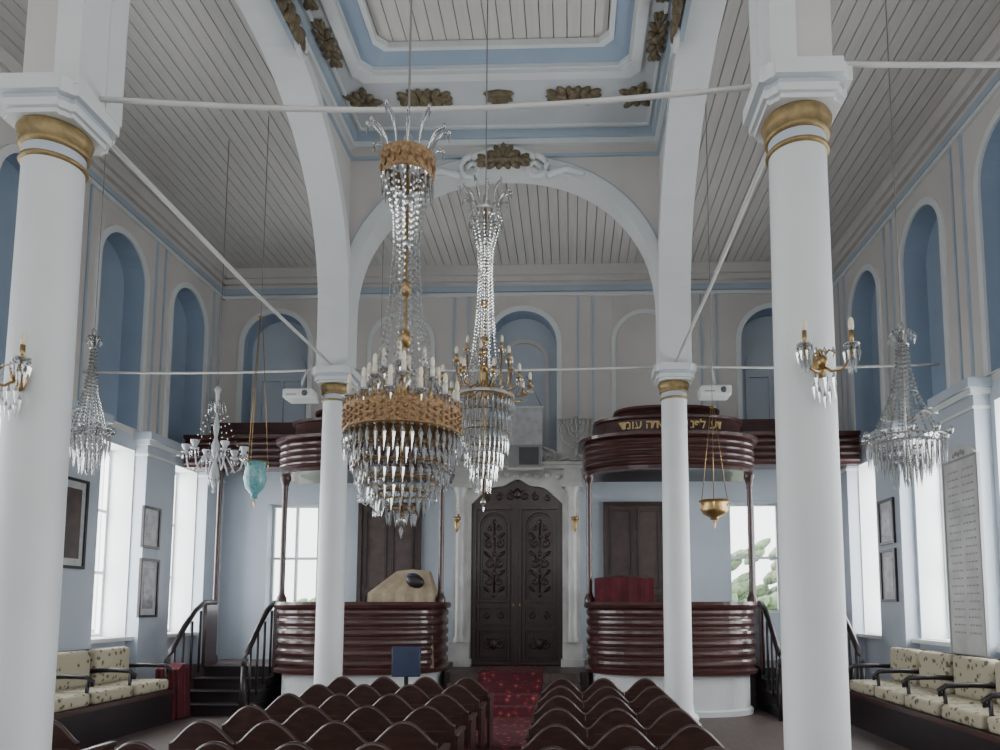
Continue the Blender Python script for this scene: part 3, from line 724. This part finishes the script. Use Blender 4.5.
def big(name,cx,cy,zr,R,zc,zb,cz,gold=True,ncand=12,armR=1.0,seed=1,crownR=None):
    mb=MB(); bm='amber' if gold else 'silver'; H=zc-zr
    mb.lathe(cx,cy,[(R,zr+.03),(R*1.02,zr+.02),(R,zr),(R,zr-.10),(R*1.02,zr-.115),(R,zr-.125)] if gold else [(R,zr+.02),(R*1.02,zr+.01),(R,zr-.02)],bm,48)
    if gold:
        for k in range(48):
            a=2*pi*k/48; x,y=cx+R*1.01*cos(a),cy+R*1.01*sin(a)
            for j in range(3):
                mb.ell((x,y,zr-.02-.035*j+(.01 if k%2 else -.01)),(.012*cos(a),.012*sin(a),0),(-.014*sin(a),.014*cos(a),0),(0,0,.014),'amber',6,4)
            mb.ell((x,y,zr+.035),(.01,0,0),(0,.01,0),(0,0,.02),'amber',6,4)
    D=zr-.12-zb
    tiers=[(1.0,0,.30),(.88,.15,.26),(.80,.34,.24),(.62,.50,.22),(.44,.62,.22),(.24,.76,.20)]
    for i,(f,t,l) in enumerate(tiers):
        zt_=zr-.12-D*t if gold else zr-.02-D*t
        torus(mb,cx,cy,R*f,zt_,.008,'brass')
        ringdrops(mb,cx,cy,R*f,zt_,D*l,max(9,int(2*pi*R*f/.05)),.014,.5*(i%2))
    mb.ell((cx,cy,zb+.06),(.03,0,0),(0,.03,0),(0,0,.035),'crystal',10,6); mb.drop(cx,cy,zb+.03,.08,.015,'crystal')
    for k in range(6):
        a=2*pi*k/6; mb.tube([(cx,cy,zr),(cx+R*cos(a),cy+R*sin(a),zr)],.006,'brass',5)
    mb.tube([(cx,cy,zb+.05),(cx,cy,zc+.1)],.011,'brass',6)
    for f,r in ((.06,.05),(.16,.04),(.3,.045),(.5,.04),(.68,.03),(.85,.045)):
        z=zr+H*f; mb.ell((cx,cy,z),(r,0,0),(0,r,0),(0,0,r*1.3),'brass' if f<.6 else 'crystal',12,8)
    cr=crownR or R*.46
    prof=[(cr*.95,zc-.08),(R*.26,zr+H*.80),(R*.23,zr+H*.66),(R*.30,zr+H*.42),(R*.46,zr+H*.20),(R*.74,zr+.05)]
    strings(mb,cx,cy,prof,12,.010,0,.034)
    strings(mb,cx,cy,[(cr*.5,zc-.06),(R*.13,zr+H*.7),(R*.12,zr+H*.4),(R*.2,zr+H*.15)],6,.009,.5,.04)
    mb.lathe(cx,cy,[(cr*.95,zc-.07),(cr,zc-.065),(cr*.98,zc),(cr*1.08,zc+.05),(cr*1.1,zc+.06)] if gold else [(cr,zc-.02),(cr*1.03,zc)],bm,32)
    if gold:
        for k in range(26):
            a=2*pi*k/26; mb.ell((cx+cr*1.03*cos(a),cy+cr*1.03*sin(a),zc+(.012 if k%2 else -.025)),(.012*cos(a),.012*sin(a),0),(-.016*sin(a),.016*cos(a),0),(0,0,.028),'amber',6,4)
    ringdrops(mb,cx,cy,cr,zc-.07,.14,20,.011); ringdrops(mb,cx,cy,cr*.75,zc-.09,.16,12,.011)
    for k in range(12):   # glass fronds of the crown
        a=2*pi*k/12+.2; pts=[]; rr=[]; hh=.15 if k%2 else .20
        for i in range(8):
            t=i/7; q=cr*.85+cr*.75*t**1.6; pts.append((cx+q*cos(a),cy+q*sin(a),zc+.05+hh*sin(t*pi*.55))); rr.append(.006+.007*sin(t*pi))
        mb.tube(pts,rr,'crystal',6)
        q=cr*1.6; mb.drop(cx+q*cos(a),cy+q*sin(a),zc+.05+hh,.07,.011,'crystal')
        mb.ell((cx+q*cos(a),cy+q*sin(a),zc+.06+hh),(.014,0,0),(0,.014,0),(0,0,.018),'crystal',6,4)
    mb.ell((cx,cy,zc+.14),(.035,0,0),(0,.035,0),(0,0,.08),'silver',10,8)
    for ring_,(rf,zz,nc) in enumerate(((.95*armR,.05,ncand),(.62*armR,.17,ncand//2+1),(.36*armR,.26,4))):
        if not gold: zz=zz*1.9
        for k in range(nc):
            a=2*pi*(k+.5*ring_)/nc; x,y=cx+R*rf*cos(a),cy+R*rf*sin(a); z=zr+zz
            pts=[(cx+R*q*cos(a),cy+R*q*sin(a),zr+h) for q,h in ((.15,.10),(.35*rf,.02+zz*.3),(.7*rf,zz*.1),(rf*.95,zz*.35),(rf,zz))]
            mb.tube(pts,.009,'brass',6)
            mb.lathe(x,y,[(.008,z),(.036,z+.015),(.038,z+.022),(.014,z+.02)],'crystal' if gold else 'brass',12)
            ringdrops(mb,x,y,.034,z+.012,.07,5,.008)
            mb.tube([(x,y,z+.02),(x,y,z+.085)],.014,'candle' if gold else 'brass',8)
            q=1 if gold else 1.3
            mb.ell((x,y,z+.085+.03*q),(.014*q,0,0),(0,.014*q,0),(0,0,.034*q),'bulb',8,6)
    mb.tube([(cx,cy,zc+.2),(cx,cy,cz)],.007,'cord',6)
    mb.obj(name)
big('crystal_chandelier',-.985,4.2,Z(1.12),.335,Z(2.66),Z(.43),CEIL)
big('crystal_chandelier',-.88,7.3,Z(2.12),.31,Z(4.1),Z(.98),Z(6.99),gold=False,ncand=10,armR=1.6,crownR=.17)

def basket(name,cx,cy,zt,zb,R,cz):
    mb=MB(); H=zt-zb; zr=zb+H*.30
    prof=[(R*.14,zt-.12*H),(R*.18,zt-.25*H),(R*.34,zt-.42*H),(R*.62,zr+.14*H),(R*.9,zr)]
    strings(mb,cx,cy,prof,18,.013,0,.036)
    for f,z in ((1.0,zr),(.82,zr-.03*H),(.6,zr-.08*H),(.36,zr-.13*H)):
        torus(mb,cx,cy,R*f,z,.008,'silver'); ringdrops(mb,cx,cy,R*f,z,.17*H,max(8,int(2*pi*R*f/.048)),.014)
    for i,(f,z) in enumerate(((.34,zt-.42*H),(.62,zr+.14*H))): torus(mb,cx,cy,R*f,z,.006,'silver')
    for k in range(10):
        a=2*pi*k/10; mb.ell((cx+R*1.1*cos(a),cy+R*1.1*sin(a),zr+.03),(.03,0,0),(0,.03,0),(0,0,.04),'crystal',8,5)
        mb.tube([(cx+R*.5*cos(a),cy+R*.5*sin(a),zr),(cx+R*.9*cos(a),cy+R*.9*sin(a),zr-.05),(cx+R*1.1*cos(a),cy+R*1.1*sin(a),zr+.02)],.008,'crystal',5)
        q=R*.30; mb.tube([(cx,cy,zt-.12*H),(cx+q*.8*cos(a),cy+q*.8*sin(a),zt-.03*H),(cx+q*1.2*cos(a),cy+q*1.2*sin(a),zt-.06*H)],[.006,.010,.004],'crystal',5)
        mb.drop(cx+q*1.2*cos(a),cy+q*1.2*sin(a),zt-.06*H,.08,.012,'crystal')
    torus(mb,cx,cy,R*.16,zt-.12*H,.008,'silver')
    mb.tube([(cx,cy,zb+.05),(cx,cy,zt)],.008,'silver',6); mb.ell((cx,cy,zt-.02),(.03,0,0),(0,.03,0),(0,0,.06),'crystal',8,6)
    mb.drop(cx,cy,zb+.1,.1,.02,'crystal')
    mb.tube([(cx,cy,zt),(cx,cy,cz)],.005,'cord',5)
    mb.obj(name)
basket('basket_chandelier',2.91,6.3,Z(2.44),Z(1.0),.31,CEIL)
basket('basket_chandelier',-5.06,7.4,Z(2.9),Z(1.35),.20,CEIL)

def armchand(name,cx,cy,zt,zb,R,cz,n=6):
    mb=MB(); H=zt-zb; zm=zb+H*.3
    mb.lathe(cx,cy,[(.0,zb),(.03,zb+.03),(.015,zb+.08),(.07,zb+.16*H),(.05,zb+.24*H),(.02,zm),(.05,zm+.08*H),(.06,zm+.14*H),(.02,zm+.22*H),(.045,zm+.32*H),(.015,zm+.42*H),(.03,zt-.1),(.05,zt-.05),(.01,zt)],'milk',16)
    for k in range(n):
        a=2*pi*k/n+.25; P=lambda q,h:(cx+R*q*cos(a),cy+R*q*sin(a),zm+H*h)
        mb.tube([P(.08,0),P(.3,.08),P(.5,.0),P(.7,-.10),P(.9,-.06),P(1,.06)],.012,'milk',8)
        x,y,z=P(1,.06)
        mb.lathe(x,y,[(.01,z),(.055,z+.015),(.06,z+.03),(.02,z+.03),(.03,z+.05),(.055,z+.10),(.06,z+.13)],'milk',12)
        ringdrops(mb,x,y,.05,z+.01,.10,7,.011)
        mb.tube([P(.03,.45),P(.2,.56),P(.3,.50)],.008,'crystal',5); x,y,z=P(.3,.5); mb.drop(x,y,z,.1,.013,'crystal')
        p0=Vector(P(.3,.5)); p1=Vector(P(1,.08))
        for i in range(9):
            t=i/9; q=p0.lerp(p1,t); mb.drop(q.x,q.y,q.z-.10*sin(pi*t),.03,.011,'crystal',.5)
    ringdrops(mb,cx,cy,.07,zb+.16*H,.14,8,.012)
    mb.tube([(cx,cy,zt-.02),(cx,cy,cz)],.005,'cord',5); mb.obj(name)
armchand('glass_arm_chandelier',-5.0,10.0,Z(3.1),Z(1.55),.38,CEIL)
armchand('glass_arm_chandelier',-2.95,11.0,Z(2.15),Z(1.35),.24,CEIL)

def oillamp(name,cx,cy,z0,z1,R,za,m,cz):
    mb=MB(); h=z1-z0
    mb.lathe(cx,cy,[(0,z0),(R*.3,z0+.02*h),(R*.25,z0+.1*h),(R*.75,z0+.3*h),(R*.95,z0+.55*h),(R*.8,z0+.8*h),(R,z1),(R*.94,z1),(R*.74,z0+.8*h)],m,20)
    torus(mb,cx,cy,R,z1,.01,'brass')
    for k in range(3):
        a=2*pi*k/3+.3; x,y=cx+R*cos(a),cy+R*sin(a)
        mb.tube([(x,y,z1),(cx+.02*cos(a),cy+.02*sin(a),za)],.005,'brass',5)
        mb.drop(x,y,z1,.1,.014,'brass')
    mb.drop(cx,cy,z0,.12,.02,'brass',.3); torus(mb,cx,cy,.03,za,.008,'brass',12)
    mb.tube([(cx,cy,za),(cx,cy,cz)],.005,'cord',5); mb.obj(name)
oillamp('hanging_oil_lamp',-4.2,9.5,Z(1.40),Z(1.9),.155,Z(3.9),'turq',CEIL)
oillamp('hanging_oil_lamp',1.84,9.3,Z(1.08),Z(1.32),.19,Z(2.55),'brass',CEIL)
for x in (AK-1.08,AK+1.12):
    mb=MB(); y=13.45; z=Z(1.55)
    mb.tube([(x,13.72,z+.1),(x,13.55,z+.16),(x,y,z+.08)],.014,'brass',6)
    mb.lathe(x,y,[(0,z-.22),(.02,z-.18),(.05,z-.08),(.03,z),(.07,z+.03),(.075,z+.08),(.03,z+.08)],'brass',12)
    mb.tube([(x,y,z+.06),(x,y,z+.18)],.015,'candle',8); mb.ell((x,y,z+.22),(.018,0,0),(0,.018,0),(0,0,.04),'bulb',8,5)
    mb.obj('ark_lamp')

def sconce(cx,cy,z,ax,ay,bx,by,name='crystal_sconce'):
    mb=MB(); P=lambda o,s,h:(cx+ax*o+bx*s,cy+ay*o+by*s,z+h)
    mb.ell(P(.01,0,0),(ax*.02+bx*.0,ay*.02,0),(bx*.045,by*.045,0),(0,0,.09),'brass',12,8)
    mb.ell(P(.05,0,.0),(.03,0,0),(0,.03,0),(0,0,.04),'brass',10,6)
    for s in (-1,1):
        mb.tube([P(.03,0,-.02),P(.08,s*.04,-.07),P(.12,s*.09,-.07),P(.15,s*.13,-.01),P(.15,s*.135,.05)],.009,'brass',8)
        mb.tube([P(.03,0,.02),P(.08,s*.03,.06),P(.10,s*.06,.03)],.006,'brass',6)
        x,y,zz=P(.15,s*.135,.05)
        mb.lathe(x,y,[(.008,zz),(.045,zz+.012),(.048,zz+.02),(.014,zz+.02)],'crystal',14)
        ringdrops(mb,x,y,.042,zz+.01,.10,8,.012); ringdrops(mb,x,y,.02,zz-.02,.14,5,.012)
        mb.tube([(x,y,zz+.01),(x,y,zz+.10)],.014,'brass',8); mb.ell((x,y,zz+.135),(.018,0,0),(0,.018,0),(0,0,.045),'bulb',10,7)
    for h,l,r in ((-.06,.15,.015),(.08,.08,.012)):
        for s in (-.05,0,.05):
            x,y,zz=P(.09,s,h); mb.drop(x,y,zz,l,r,'crystal')
    for k in range(5):
        x,y,zz=P(.07,-.06+.03*k,-.12-.03*(2-abs(k-2))); mb.drop(x,y,zz,.12,.013,'crystal')
    mb.obj(name)
sconce(NX1+.03,NY0-.19,Z(1.44),0.0,-1,1,0)
sconce(NX0-.04,NY0-.185,Z(1.40),-.1,-.99,.99,-.1)

# ------------------------------------------------------------ world, camera
w=bpy.data.worlds.new('World'); bpy.context.scene.world=w; w.use_nodes=True
nt=w.node_tree; bg=nt.nodes['Background']; bg.inputs[0].default_value=(.95,.97,1,1); bg.inputs[1].default_value=5.0
cd=bpy.data.cameras.new('camera'); cd.sensor_width=36; cd.lens=26.28; cd.shift_x=-.05; cd.shift_y=.161; cd.clip_start=.05; cd.clip_end=200
co=bpy.data.objects.new('camera',cd); co.location=(0,0,E); co.rotation_euler=(math.radians(95.4),0,math.radians(1.6))
bpy.context.scene.collection.objects.link(co); bpy.context.scene.camera=co
